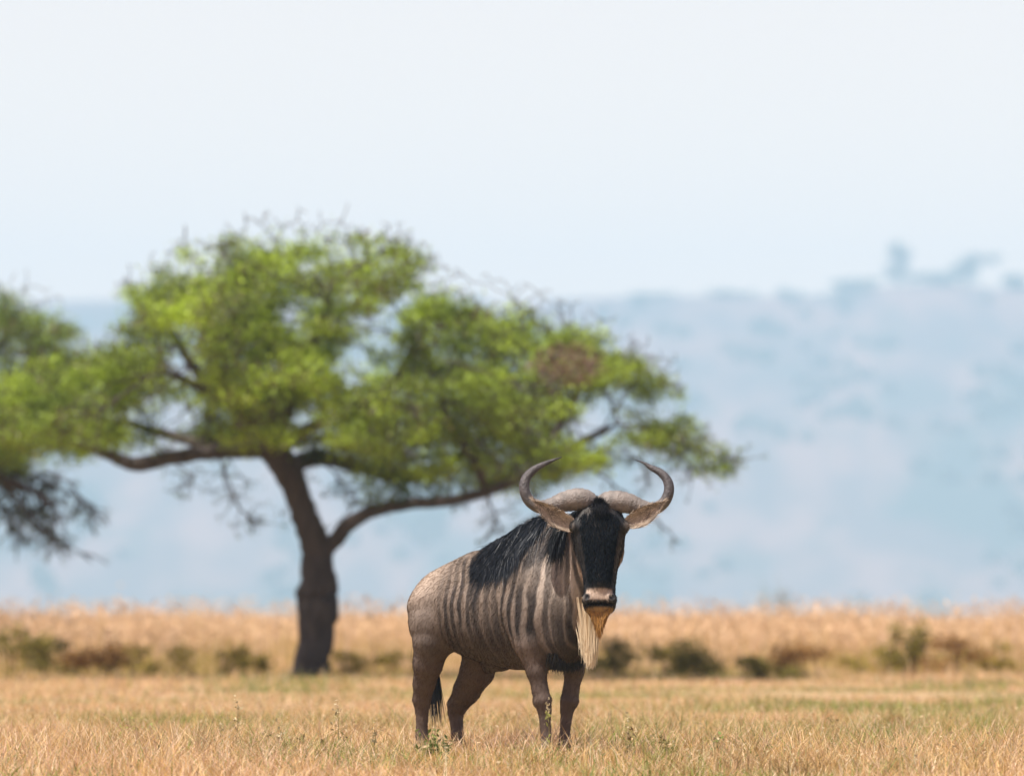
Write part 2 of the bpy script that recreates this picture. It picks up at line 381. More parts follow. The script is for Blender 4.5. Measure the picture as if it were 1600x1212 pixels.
# ------------------------------------------------------------------ foreground weeds
def weed(px, D, h, label, col, kind=0, nl=26, spread=.10):
    x = (px-800)/FPX*D; zb = float(ground_z(np.array([x]), np.array([float(D)]))[0])
    t = empty('weed_plant', (x, D, zb)); tag(t, label, 'weed', 'weeds standing in the field grass')
    mb = MB(); lb = MB(); pts = []
    ns = 1 if kind==0 else 5
    for s in range(ns):
        a = rng.uniform(0,2*pi); r = spread*rng.uniform(.1,1) if ns>1 else .01
        top = np.array([cos(a)*r, sin(a)*r, h*(rng.uniform(.6,1) if ns>1 else 1)])
        p = spline([(0,0,-.01), top*[.3,.3,.5]+[rng.normal(0,.008),0,0], top], 8)
        tube(mb, p, np.linspace(.0035,.0015,8), 5, (.35,.27,.12))
        for q in range(max(3, nl//ns)):
            f = rng.uniform(.15,1); i_ = min(6,int(f*7)); c = p[i_]+(p[i_+1]-p[i_])*(f*7-i_)
            dr = nrm(np.array([rng.normal(),rng.normal(),.5])); pts.append(c+dr*.018)
            if rng.uniform()<.35: tube(mb, [c, c+dr*.04], [.0015,.001], 4, (.4,.3,.15)); pts.append(c+dr*.045)
    mb.build('stems', M_weed, t)
    V,Q,C = cards(np.array(pts), .030, .42, col, up=.1, jit=.3); lb.add(V,Q,None,C)
    if kind==0:
        hp = np.array([0,0,h])+rng.normal(0,1,(26,3))*[.008,.008,.03]; V,Q,C = cards(hp,.018,.5,(.52,.42,.25)); lb.add(V,Q,None,C)
    lb.build('leaves', M_weed, t, False)
GR=(.17,.22,.05); DG=(.10,.10,.03); TN=(.45,.36,.2)
weed(370, 62.0,.34,'tall dry weed with pale seed head standing alone at left of the field', TN, 0, 18)
weed(345, 61.5,.24,'shorter pale weed beside the tall dry weed at left', TN, 0, 12)
weed(526, 62.2,.33,'tall dry weed with pale seed head between acacia trunk and hind legs', TN, 0, 18)
weed(437, 61.8,.20,'pale-flowered weed below the acacia trunk base', TN, 0, 20)
weed(312, 61.2,.12,'small bright green weed low in the grass at left', GR, 1, 30,.05)
weed(447, 60.9,.22,'dark olive tuft of weeds in the grass below the acacia', (.20,.14,.05), 1, 90,.16)
weed(520, 61.0,.19,'yellow olive weed tuft between dark tuft and hind hooves', (.26,.2,.07), 1, 70,.14)
weed(585, 61.1,.22,'thin brown weed left of the wildebeest hind hooves', TN, 0, 14)
weed(672, 61.2,.27,'green leafy weed growing in front of the wildebeest hind hoof', GR, 1, 80,.09)
weed(694, 61.3,.22,'dark green weed between the two hind hooves of the wildebeest', (.10,.13,.035), 1, 60,.06)
weed(856, 60.8,.34,'thin weed with small green leaves in front of the wildebeest foreleg', (.3,.3,.08), 0, 16)
weed(980, 61.3,.24,'dry brown weed right of the wildebeest forelegs', (.3,.2,.09), 0, 22)
weed(1043,61.5,.26,'leafy brown-green weed second to the right of the forelegs', (.22,.19,.06), 1, 50,.06)
weed(1120,62.2,.23,'small green weed third to the right of the forelegs', GR, 1, 40,.05)
weed(1200,61.6,.16,'low green weed in the grass at lower right', GR, 1, 40,.06)
weed(1305,70.0,.24,'thin distant weed in the blurred field at right', (.2,.16,.06), 1, 30,.05)
weed(1408,60.7,.15,'small green weed low in the grass near the right corner', GR, 1, 30,.05)
weed(1515,60.6,.17,'green weed tuft nearest the lower right corner', GR, 1, 34,.06)
weed(220, 68.0,.22,'blurred yellow-green weed at far left of the field', (.3,.32,.07), 1, 60,.12)
weed(185, 67.0,.2,'blurred green weed nearest the left edge of the field', (.3,.32,.07), 1, 50,.1)
weed(28, 61.6,.17,'small dark weed in the grass at the left edge', (.2,.2,.06), 1, 24,.05)

# ------------------------------------------------------------------ acacia trees
def acacia(name, label, D, limbs, env, rdepth, nbuff, seed, leafcol, hang, dead=None, twig_top=110, lsize=.050, hr=1.0, perleaf=9, holes=()):
    rg = np.random.default_rng(seed); s = D/FPX
    def P(px, py, dy=0): return np.array([(px-800)*s, D+dy, CAMH+(HZ-py)*s])
    root = empty(name); base = limbs[0][0]
    gz = float(ground_z(np.array([(base[0]-800)*s]), np.array([D+0.0]))[0])
    org = np.array([(base[0]-800)*s, D, gz]); root.location = [float(v) for v in org]
    tag(root, label, 'tree')
    nodes=[]; par=[]; rmin=[]; bark = MB()
    for li, lb in enumerate(limbs):
        A = np.array([np.append(P(p[0],p[1],p[2]), p[3]*s) for p in lb])
        n = max(4, int(np.linalg.norm(np.diff(A[:,:3],axis=0),axis=1).sum()/.07))
        S = spline(A, n)
        pc = S.copy(); pc[1:-1,:3] += (rg.normal(0,1,(n-2,3))*.06)*S[1:-1,3:4]
        tube(bark, pc[:,:3]-org, np.maximum(pc[:,3],.004), 14, (.066,.052,.046), rough=.10, seed=li)
        st = -1
        if nodes:
            dd = np.linalg.norm(np.array(nodes)-S[0,:3],axis=1); st = int(dd.argmin())
        for q in range(0 if st<0 else 1, n):
            nodes.append(S[q,:3]); par.append(st); rmin.append(S[q,3]); st = len(nodes)-1
    bark.build('trunk', M_bark, root)
    n0 = len(nodes)
    # attractor clumps inside the crown envelope
    E = np.array(env, float); pcs=[]; x0, x1 = E[0,0], E[-1,0]; xc=(x0+x1)/2
    tries=0
    while len(pcs) < nbuff and tries<20000:
        tries += 1
        px = rg.uniform(x0,x1); dy = rg.uniform(-1,1)*rdepth
        k = math.sqrt(max(0,1-(dy/rdepth)**2)); 
        if abs(px-xc) > (x1-x0)/2*(.35+.65*k): continue
        tp = np.interp(px,E[:,0],E[:,1]); bt = np.interp(px,E[:,0],E[:,2]); th = bt-tp
        tp2 = tp + th*.45*(1-k); 
        f = rg.uniform(0,1)**.85; py = tp2 + 16 + (bt-14-tp2)*f
        r = rg.uniform(.20,.42)
        if any((px-h[0])**2+(py-h[1])**2 < (h[2]+r/s*.75)**2 for h in holes): continue
        c = P(px,py,dy)
        if pcs and min(np.linalg.norm((c-q[0])*[1,1,1.5]) for q in pcs) < .30: continue
        pcs.append((c, r))
    att=[]
    for c,r in pcs: att.append(c + nrm(rg.normal(0,1,(30,3)))*(rg.uniform(.2,1,(30,1))**.5)*r*np.array([1.15,1.15,.62]))
    for _ in range(twig_top):                            # bare twig ends poking above the crown
        px = rg.uniform(x0+40,x1-20); tp = np.interp(px,E[:,0],E[:,1]); c = P(px, tp+rg.uniform(-34,14), rg.normal(0,.6))
        att.append(c+rg.normal(0,.05,(3,3)))
    att = np.concatenate(att); step=.075; kill=.085
    nd = np.array(nodes); nearest = np.full(len(att),-1); dist = np.full(len(att),1e9); alive = np.ones(len(att),bool)
    def upd(new_i):
        Pn = nd[new_i]
        for a in range(0,len(att),4000):
            d = np.linalg.norm(att[a:a+4000,None,:]-Pn[None],axis=2); k = d.argmin(1); dm = d[np.arange(len(k)),k]
            b = dm < dist[a:a+4000]; dist[a:a+4000][b] = dm[b]; nearest[a:a+4000][b] = np.array(new_i)[k[b]]
    upd(list(range(n0)))
    for it in range(70):
        alive &= dist > kill
        if alive.sum() < 10: break
        ia = np.where(alive)[0]; nn = nearest[ia]; dv = nrm(att[ia]-nd[nn])
        un, inv = np.unique(nn, return_inverse=True); acc = np.zeros((len(un),3)); np.add.at(acc, inv, dv)
        acc = nrm(nrm(acc) + rg.normal(0,.22,acc.shape)); newp = nd[un]+acc*step
        st = len(nd); nd = np.vstack([nd,newp]); par += list(un); rmin += [0]*len(un)
        upd(list(range(st,len(nd))))
        if len(nd) > 24000: break
    par = np.array(par); nN = len(nd); rad2 = np.zeros(nN); child = np.zeros(nN,int)
    for k in range(nN-1,-1,-1):
        if child[k]==0: rad2[k] = .0032**2.4
        if par[k]>=0: rad2[par[k]] += rad2[k]; child[par[k]] += 1
    rad = np.minimum(rad2**(1/2.4), .045)
    # twig segments
    idx = np.arange(n0,nN); A = nd[par[idx]]; B = nd[idx]; ra = np.maximum(np.where(par[idx]<n0, rad[idx]*1.1, rad[par[idx]]),.0048); rb = np.maximum(rad[idx],.0048)
    T = nrm(B-A); ref = np.where(np.abs(T[:,1:2])<.9, [[0,1.,0]], [[1.,0,0]]); U = nrm(np.cross(T,ref)); Wv = np.cross(T,U)
    sd = 5; th = np.linspace(0,2*pi,sd,endpoint=False); ring = U[:,None]*np.cos(th)[None,:,None]+Wv[:,None]*np.sin(th)[None,:,None]
    V = np.concatenate([A[:,None]+ring*ra[:,None,None], (B+T*.004)[:,None]+ring*rb[:,None,None]],1).reshape(-1,3)-org
    b = np.arange(len(idx))[:,None,None]*2*sd; j = np.arange(sd); jj=(j+1)%sd
    Q = (b + np.stack([j,jj,jj+sd,j+sd],-1)[None]).reshape(-1,4)
    tw = MB(); tw.add(V,Q,None,(.058,.044,.040))
    # hanging bare twigs under the crown
    hp=[]
    for h in hang:
        p = spline([P(*h[0],h[-1]), P(*h[1],h[-1]), P(*h[2],h[-1])], 14); p[1:-1] += rg.normal(0,.012,(12,3))
        tube(tw, p-org, np.linspace(.014,.005,14)*hr, 5, (.08,.06,.05))
        for q in range(int(11*hr*1.3)):
            i_ = rg.integers(2,13); d = nrm(np.array([rg.normal(0,1),rg.normal(0,.7),rg.normal(-.5,.6)]))*rg.uniform(.12,.38)
            e = p[i_]+d; mid = p[i_]+d*.5+rg.normal(0,.03,3)
            tube(tw, spline([p[i_],mid,e+[0,0,-.03]],6)-org, np.linspace(.006,.003,6)*hr, 4, (.08,.06,.05)); hp += [mid, e, e+rg.normal(0,.03,3)]
    tw.build('branches', M_bark, root)
    # leaves
    deg = rad < .0062; li = idx[deg[idx]]
    reps = rg.poisson(perleaf, len(li)); 
    clump = .65*vnoise(nd[li], 2.4, seed)+.35*vnoise(nd[li], 6.0, seed+9); reps = (reps*(.05+3.6*np.clip(clump-.37,0,1))).astype(int)
    top_bare = (rg.uniform(0,1,len(li)) < .03) | (nd[li][:,2] > CAMH+(HZ-np.interp((nd[li][:,0])/s+800,E[:,0],E[:,1])-10)*s); reps[top_bare]=0
    C = np.repeat(nd[li], reps, 0); C = C + rg.normal(0,1,C.shape)*[.075,.075,.05]
    k = vnoise(C, 2.1, seed+3)[:,None]; k2 = vnoise(C,.9,seed+5)[:,None]
    lc = np.array(leafcol[0])*(1-k) + np.array(leafcol[1])*k; lc = lc*(.6+.8*k2); k3 = vnoise(C,3.0,seed+8); bw = (k3 > .60)&(rg.uniform(0,1,len(C))<.32); lc[bw] = np.array([.12,.085,.045])*(.6+.9*k[bw])
    if dead:
        for (dx,dy_,r) in dead:
            c = P(dx,dy_,-rdepth*.75); q_ = (C-c)/[r,9,r*.55]; m_ = (q_[:,0]**2+q_[:,2]**2 < .35+1.1*vnoise(C,5,61))&(C[:,1]<D+.3)&(rg.uniform(0,1,len(C))<.7)
            lc[m_] = (.20,.12,.08)
    V,Q,Cc = cards(C, lsize, .38, lc, up=.6, jit=.2, rg=rg)
    if hp:
        hp = np.array(hp); V2,Q2,C2 = cards(np.repeat(hp,4,0)+rg.normal(0,.03,(len(hp)*4,3)), .038,.4, (.09,.12,.04), rg=rg); 
        V = np.vstack([V,V2]); Q = np.vstack([Q,Q2+len(Cc)]); Cc = np.vstack([Cc,C2])
    mb = MB(); mb.add(V-org, Q, None, Cc); mb.build('crown', M_leaf, root, False)
    print(name, 'nodes', nN, 'leaves', len(C))
    return root
limbs = [
 [(484,1072,0,36),(486,1050,0,29),(490,1015,0,27),(497,975,0,30),(499,930,0,33),(497,890,0,27),(492,850,0,23),(478,810,0,21),(466,770,0,20),(450,735,0,22),(425,700,0,24),(395,672,0,19)],
 [(500,862,0,17),(518,848,0,13),(545,818,-.1,12),(585,797,-.2,10),(635,788,-.3,9),(700,782,-.4,9),(760,768,-.5,8),(820,742,-.6,8),(880,705,-.6,7),(950,670,-.5,5)],
 [(820,742,-.6,7),(860,690,-.3,6),(900,620,0,5),(930,560,.1,4)],
 [(760,768,-.5,6),(740,720,-.9,6),(700,660,-1.3,5),(690,600,-1.5,4)],
 [(425,700,0,16),(380,702,-.2,13),(320,708,-.4,11),(265,716,-.5,11),(215,725,-.6,11),(175,712,-.6,9),(130,690,-.6,8),(70,665,-.5,6)],
 [(400,680,0,14),(330,690,.5,10),(270,680,1.0,8),(200,660,1.3,6)],
 [(395,672,0,15),(362,630,.1,13),(325,600,.2,10),(300,570,.2,8),(270,520,.2,5)],
 [(410,690,0,15),(400,640,.5,12),(395,580,.9,9),(410,510,1.2,6),(420,440,1.2,4)],
 [(425,700,0,15),(445,650,-.5,12),(460,590,-1.0,10),(500,520,-1.2,7),(520,450,-1.2,4)],
 [(448,735,0,14),(490,715,.4,11),(550,725,.8,10),(610,742,1.1,10),(670,738,1.3,8),(730,700,1.5,6),(790,640,1.6,4)],
 [(430,705,0,14),(490,670,-.8,10),(560,640,-1.5,8),(620,600,-2.0,6),(650,540,-2.0,4)],
 [(430,705,0,12),(400,660,-1.0,9),(340,620,-1.8,7),(280,590,-2.3,5)],
]
env = [(-30,580,695),(60,560,700),(130,520,690),(185,455,690),(250,405,680),(300,375,690),(400,358,690),(510,350,690),(600,362,718),(650,380,738),(690,440,745),(780,452,740),(850,492,738),(940,502,722),(990,545,690),(1035,575,702),(1072,612,712),(1098,688,720)]
hang = [((340,700),(370,780),(400,828),-.4),((372,690),(350,740),(360,790),.2),((505,720),(548,770),(560,780),.6),((600,740),(560,760),(545,800),.9),((470,720),(480,780),(500,800),.3),
        ((745,745),(772,800),(790,838),-.4),((800,735),(840,780),(830,820),-.3),((1040,700),(1070,720),(1078,748),-.3),((930,735),(1000,790),(1064,850),-.2),((975,700),(1010,735),(1000,790),.3),
        ((690,735),(720,760),(730,800),.3),((240,700),(300,740),(290,760),-.2),((1090,700),(1130,712),(1160,718),0)]
acacia('acacia_tree','wide flat-topped acacia with bright green crown and forked dark trunk', 120.0, limbs, env, 3.3, 350, 5,
       ((.028,.052,.006),(.37,.49,.030)), hang, dead=[(885,575,.42)], perleaf=40,
       holes=[(542,562,16),(303,592,20),(614,512,14),(240,655,26),(280,640,20),(110,530,26),(170,495,30),(925,655,22),(1000,640,12)])
limbs2 = [
 [(-190,1020,0,26),(-185,960,0,22),(-170,880,0,19),(-150,800,0,17),(-120,730,0,16),(-90,690,0,12)],
 [(-120,730,0,12),(-80,690,-.3,9),(-40,660,-.5,7),(0,640,-.5,5),(50,560,-.3,4)],
 [(-120,730,0,12),(-90,640,.4,9),(-40,570,.5,7),(10,530,.4,5)],
 [(-120,735,0,11),(-70,735,-.4,9),(-20,740,-.6,7),(40,760,-.6,5),(90,790,-.6,4)],
 [(-120,730,0,12),(-190,640,0,9),(-250,580,0,6)],
]
env2 = [(-420,520,680),(-300,460,700),(-150,435,700),(-40,440,745),(20,448,725),(60,470,660),(100,488,600),(130,505,560)]
hang2 = [((-20,700),(40,800),(140,872),-.3),((20,740),(110,770),(165,822),-.2),((-10,720),(60,820),(110,860),-.5),((60,770),(90,800),(85,850),-.3),((-30,740),(10,800),(40,850),-.2),
         ((-40,730),(0,790),(60,800),.1),((30,745),(90,745),(150,800),-.1),((0,760),(50,770),(70,820),.1)]
acacia('acacia_tree','darker acacia with drooping bare twigs, mostly cut off by the left edge', 138.0, limbs2, env2, 2.8, 230, 12,
       ((.08,.12,.025),(.24,.33,.045)), hang2, perleaf=34, twig_top=40, lsize=.06, hr=1.9)

# ------------------------------------------------------------------ wildebeest
ALPHA = R(57); ca, sa = cos(ALPHA), sin(ALPHA); SCALE = 284.
EU = np.array([ca, sa, 0.]); EV = np.array([sa, -ca, 0.]); EZ = np.array([0,0,1.])   # screen right, towards viewer, up in body frame
def table(rows, n=200):
    rows = np.array(rows, float); t = np.linspace(rows[0,0], rows[-1,0], n)
    T = np.stack([np.interp(t, rows[:,0], rows[:,k]) for k in range(rows.shape[1])],1)
    kk = np.exp(-np.linspace(-2,2,17)**2); kk/=kk.sum()
    for k in range(1,rows.shape[1]):
        T[:,k] = np.convolve(np.pad(T[:,k],8,mode='edge'), kk, 'valid')
    return T
def loft(P, org, ax, eu, ev, T, n=2.2, top=0.0):
    """T rows: t, centre_v, half_u, half_v"""
    Q = P-org; t = Q@ax; u = Q@eu; v = Q@ev
    cv = np.interp(t,T[:,0],T[:,1]); hu = np.interp(t,T[:,0],T[:,2]); hv = np.interp(t,T[:,0],T[:,3])
    dv = v-cv
    if top: hu = hu*(1-top*np.clip(dv/hv,0,1)**1.5)
    q = (np.abs(u/hu)**n+np.abs(dv/hv)**n)**(1/n)
    d = (q-1)*np.minimum(hu,hv)
    o = np.maximum(np.maximum(T[0,0]-t, t-T[-1,0]), -1)
    return np.maximum(d, o)
def cone(P, a, b, r1, r2):
    a=np.asarray(a,float); b=np.asarray(b,float); ab=b-a; L2=ab@ab
    t=np.clip(((P-a)@ab)/L2,0,1); return np.linalg.norm(P-a-t[:,None]*ab,axis=1)-(r1+(r2-r1)*t)
def ell(P, c, r, ax=None):
    Q=P-np.asarray(c,float)
    if ax is not None: Q = Q@np.array(ax).T
    k=np.linalg.norm(Q/np.asarray(r),axis=1); return (k-1)*min(r)
def smin(a,b,k): h=np.clip(.5+.5*(b-a)/k,0,1); return b*(1-h)+a*h-k*h*(1-h)
F_=np.array([1.,0,0]); L_=np.array([0,1.,0])
TOR = [(-.77,.93,.85,.03),(-.74,.975,.80,.085),(-.68,1.01,.75,.130),(-.58,1.075,.70,.17),(-.44,1.14,.66,.20),(-.25,1.19,.60,.232),(-.05,1.21,.565,.258),
       (.12,1.235,.545,.266),(.28,1.275,.54,.258),(.42,1.305,.54,.238),(.55,1.30,.56,.215),(.66,1.25,.595,.18),(.76,1.14,.67,.13),(.82,1.02,.76,.06)]
TT = table([(f,(a+b)/2,w,(a-b)/2) for f,a,b,w in TOR])
NA=np.array([.40,0,.90]); NB=np.array([.93,0,1.30]); NAX=nrm(NB-NA); NV=np.cross(NAX,L_); NV = NV if NV[2]>0 else -NV
NL=np.linalg.norm(NB-NA)
NT = table([(-.02,0,.20,.36),(.15,-.02,.185,.345),(.30,-.03,.155,.30),(.42,-.03,.13,.245),(.54,-.02,.115,.19),(.64,.0,.105,.15),(.72,.0,.08,.10)])
HO = np.array([.93,.035,1.425]); TILT=R(16)
HAX = EV*sin(TILT)-EZ*cos(TILT); HV = EV*cos(TILT)+EZ*sin(TILT)
HT = table([(-.06,-.01,.045,.04),(-.03,0,.085,.07),(.02,.01,.118,.098),(.08,.02,.140,.118),(.14,.02,.148,.125),(.20,.02,.135,.122),(.28,.02,.112,.110),(.36,.02,.097,.095),
            (.44,.015,.088,.085),(.50,.01,.088,.078),(.54,.01,.092,.074),(.575,.0,.086,.062),(.605,-.01,.05,.035)])
LEGS = {
 'fr': [(.46,-.13,.86,.13),(.53,-.145,.68,.082),(.56,-.13,.54,.053),(.575,-.115,.43,.041),(.585,-.108,.375,.047),(.592,-.10,.33,.034),(.60,-.092,.18,.026),(.61,-.09,.11,.038),(.625,-.09,.06,.033),(.64,-.09,.02,.042)],
 'fl': [(.46,.13,.86,.13),(.53,.135,.68,.082),(.555,.12,.54,.052),(.545,.105,.43,.041),(.54,.098,.375,.047),(.53,.09,.33,.033),(.52,.08,.18,.026),(.525,.078,.11,.037),(.54,.078,.06,.033),(.555,.078,.02,.042)],
 'hr': [(-.49,-.10,.86,.165),(-.47,-.13,.79,.14),(-.46,-.15,.70,.106),(-.505,-.15,.57,.080),(-.56,-.14,.46,.058),(-.60,-.13,.37,.047),(-.605,-.125,.32,.034),(-.615,-.12,.18,.031),(-.60,-.12,.11,.039),(-.59,-.12,.06,.034),(-.575,-.12,.02,.042)],
 'hl': [(-.48,.10,.86,.165),(-.39,.12,.76,.135),(-.37,.12,.65,.108),(-.43,.125,.53,.092),(-.53,.12,.42,.073),(-.615,.115,.34,.054),(-.63,.113,.30,.040),(-.61,.11,.18,.031),(-.60,.11,.11,.039),(-.59,.11,.06,.034),(-.575,.11,.02,.042)],
}
def sdf(P):
    d = loft(P, np.array([0,0,0.]), F_, L_, EZ, TT, 2.25, .38)
    d = smin(d, loft(P, NA, NAX, L_, NV, NT, 2.1, .35), .07)
    # shoulders, hips, brisket, rib muscle
    for s in (-1,1):
        d = smin(d, ell(P,(.50,.15*s,.92),(.15,.095,.27)), .05)
        d = smin(d, ell(P,(-.48,.11*s,.86),(.19,.105,.21)), .06)
    d = smin(d, ell(P,(.66,0,.72),(.13,.125,.14)), .06)
    d = smin(d, cone(P,(-.12,0,.555),(.0,0,.59),.034,.05), .05)        # sheath
    for k,lg in LEGS.items():
        dl = None
        for a,b in zip(lg[:-1],lg[1:]):
            c_ = cone(P,a[:3],b[:3],a[3],b[3]); dl = c_ if dl is None else smin(dl,c_,.018)
        d = smin(d, dl, .045)
    h = loft(P, HO, HAX, EU, HV, HT, 2.5)
    for s in (-1,1):
        e = HO+HAX*.125+EU*.118*s+HV*.07; h = smin(h, ell(P,e,(.045,.045,.035)), .03)          # brow over the eye
        c_ = HO+HAX*.24+EU*.075*s-HV*.05; h = smin(h, ell(P,c_,(.06,.06,.09)), .04)           # cheek
        nn = HO+HAX*.53+EU*.062*s+HV*.055; h = smin(h, ell(P,nn,(.034,.034,.03)), .02)
        n2 = HO+HAX*.527+EU*.072*s+HV*.092; h = np.maximum(h, -ell(P,n2,(.016,.020,.020)))
    nb = HO+HAX*.27+HV*.10; h = smin(h, cone(P, HO+HAX*.08+HV*.10, HO+HAX*.44+HV*.075, .045,.035), .04)
    lp = HO+HAX*.588+HV*.045                                                               # mouth slit
    mdist = np.maximum(np.abs((P-(HO+HAX*.560))@HAX)-.005, -( (P-HO)@HV-.035)); h = np.maximum(h, -mdist)
    return smin(d, h, .045)
def sdfc(P):
    out = np.empty(len(P))
    for a in range(0,len(P),200000): out[a:a+200000] = sdf(P[a:a+200000])
    return out
def grad(P, e=.004):
    g = np.stack([sdf(P+np.eye(3)[k]*e)-sdf(P-np.eye(3)[k]*e) for k in range(3)],-1); return nrm(g)
def surface_nets(lo, hi, h):
    n = np.ceil((hi-lo)/h).astype(int)+1
    # coarse pass first, refine only near the surface
    ax = [lo[k]+np.arange(n[k])*h for k in range(3)]
    cs = 4; ac = [a[::cs] for a in ax]; G = np.stack(np.meshgrid(*ac, indexing='ij'),-1); D0 = sdfc(G.reshape(-1,3)).reshape(G.shape[:3])
    D = np.repeat(np.repeat(np.repeat(D0,cs,0),cs,1),cs,2)[:n[0],:n[1],:n[2]]
    D = np.pad(D, [(0,max(0,n[k]-D.shape[k])) for k in range(3)], mode='edge')
    near = np.abs(D) < h*cs*2.2
    I = np.argwhere(near); Pn = lo+I*h; D[near] = sdfc(Pn)
    S = D<0
    c = S[:-1,:-1,:-1]*0
    cnt = np.zeros(np.array(D.shape)-1,int)
    for dx in (0,1):
        for dy in (0,1):
            for dz in (0,1): cnt += S[dx:D.shape[0]-1+dx, dy:D.shape[1]-1+dy, dz:D.shape[2]-1+dz]
    act = (cnt>0)&(cnt<8); ids = -np.ones(cnt.shape,int); A = np.argwhere(act); ids[act]=np.arange(len(A))
    acc = np.zeros((len(A),3)); num = np.zeros(len(A))
    for a in range(3):
        for o1 in (0,1):
            for o2 in (0,1):
                off = np.zeros(3,int); oth=[k for k in range(3) if k!=a]; off[oth[0]]=o1; off[oth[1]]=o2
                p0 = A+off; p1 = p0.copy(); p1[:,a]+=1
                d0 = D[tuple(p0.T)]; d1 = D[tuple(p1.T)]; m_ = (d0<0)!=(d1<0); t = np.where(m_, d0/np.where(m_,d0-d1,1), 0)
                q = p0.astype(float); q[:,a]+=t; acc[m_]+=q[m_]; num[m_]+=1
    V = lo+acc/num[:,None]*h; Q=[]
    for a in range(3):
        b,c2 = (a+1)%3,(a+2)%3
        s0 = np.take(S, range(0,D.shape[a]-1), axis=a); s1 = np.take(S, range(1,D.shape[a]), axis=a)
        E = np.argwhere(s0!=s1); E = E[(E[:,b]>0)&(E[:,c2]>0)&(E[:,b]<D.shape[b]-1)&(E[:,c2]<D.shape[c2]-1)]
        f = s0[tuple(E.T)]
        def g(db,dc): q=E.copy(); q[:,b]-=db; q[:,c2]-=dc; return ids[tuple(q.T)]
        q = np.stack([g(1,1),g(0,1),g(0,0),g(1,0)],-1); q[~f] = q[~f][:,::-1]; Q.append(q)
    return V, np.concatenate(Q)
V, Q = surface_nets(np.array([-.86,-.36,-.04]), np.array([1.16,.36,1.56]), .0085)
for _ in range(1): V = V - grad(V)*sdfc(V)[:,None]*.8
# coat colours by anatomy
f,l,z = V.T; n1 = vnoise(V,4,41); n2 = vnoise(V,14,42); n3 = vnoise(V*[1,1,.4],34,43)
ht = (V-HO)@HAX; hu = (V-HO)@EU; hv = (V-HO)@HV
hd = loft(V, HO, HAX, EU, HV, HT, 2.5); ishead = np.clip(1-(hd-.012)/.02,0,1)*(ht>-.08)
tan = np.array([.365,.28,.215]); grey = np.array([.21,.158,.13]); dark = np.array([.014,.011,.012]); pale = np.array([.55,.46,.385])
def lerp(a,b,k): k=np.asarray(k)[:,None]; return a*(1-k)+b*k
def ss(x,a,b): t=np.clip((x-a)/(b-a),0,1); return t*t*(3-2*t)
c = lerp(tan[None], grey[None], ss(-z,-1.08,-.72)*.9*ss(f,-.75,-.3))
c = lerp(c, grey[None]*.8, ss(-z,-.85,-.6)*(1-ss(f,-.5,-.3))*.8)
c = lerp(c, (pale*.9)[None], ss(f,.45,.7)*ss(z,.75,1.0)*.7)
# brindle: streaks that follow the ribs, uneven in width and depth
fr = f + .14*(1.0-z)*ss(f,.2,.6) + .05*(n1-.5)*2 + .025*(n2-.5) - .05*ss(-z,-.8,-.5) + .10*ss(z,1.0,1.2)*(1-ss(f,.2,.5))
ph = np.where(f<.45, fr/.092, .45/.092+(fr-.45)/.070)
wv = .5+.5*np.sin(2*pi*ph+5.0*(vnoise(V*[1,1,.5],3.2,44)-.5))
sn = vnoise(np.stack([fr*17,z*1.6,l*1.2],-1),1.0,45); sn2 = vnoise(np.stack([fr*42,z*4,l*4],-1),1.0,46)
kid = np.floor(ph+.25+.35*(vnoise(V,6,47)-.5)).astype(int); hr_ = np.random.default_rng(3).uniform(-1,1,80)[np.clip(kid+20,0,79)]; ha_ = np.random.default_rng(4).uniform(.78,1,80)[np.clip(kid+20,0,79)]
st = ss(.46*wv+.70*sn+.26*(sn2-.5)+.09*hr_, .37, .64)*ha_
st = st*(1-.35*ss(vnoise(V*[1,1,.8],7,48),.5,.75))
amp = ss(f,-.46,-.12)*(1-ss(z,1.13,1.22)*(1-ss(f,.0,.2)))*ss(z,.48,.62)
amp = amp*np.clip(.85+.5*n1,0,1)
c = lerp(c, dark[None], np.clip(st*amp,0,.95))
c = lerp(c, tan[None]*.8, ss(sn2,.55,.8)*.18*ss(f,-.5,-.1))
V = V - grad(V)*(.0045*np.clip(st*amp,0,1)*ss(f,-.3,.2))[:,None]
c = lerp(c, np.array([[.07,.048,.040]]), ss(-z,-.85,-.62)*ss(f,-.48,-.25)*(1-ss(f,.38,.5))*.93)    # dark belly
c = lerp(c, np.array([[.012,.011,.012]]), (1-ss(z,.60,.66))*ss(f,.54,.60)*(1-ss(np.abs(l),.06,.09))*.97)   # brisket tuft
legc = np.array([[.125,.082,.062]]); low = 1-ss(z,.50,.72); c = lerp(c, legc*(.7+.7*n1)[:,None], low*.85*((f>.45)|(f<-.25)))
c = lerp(c, np.array([[.26,.18,.14]]), (1-ss(np.abs(f-.54),.06,.12))*ss(z,.5,.62)*(1-ss(z,.66,.75))*.5)
# black under the mane
ph_n = (V-NA)@NAX; vn = (V-NA)@NV
crest = TT[:,1]+TT[:,3]; ct = np.interp(f, TT[:,0], crest)
mk = ss(z-(ct-.05-.22*ss(f,.05,.3)+.0),0,.05)*ss(f,.0,.14)*(1-ss(f,.44,.52))
c = lerp(c, dark[None]*.5, mk*.95)
c = c*(.66+.40*ss(-f,.28,.5)*ss(z,.85,1.0)+.28*ss(f,.45,.65)*ss(z,.7,.95))[:,None]
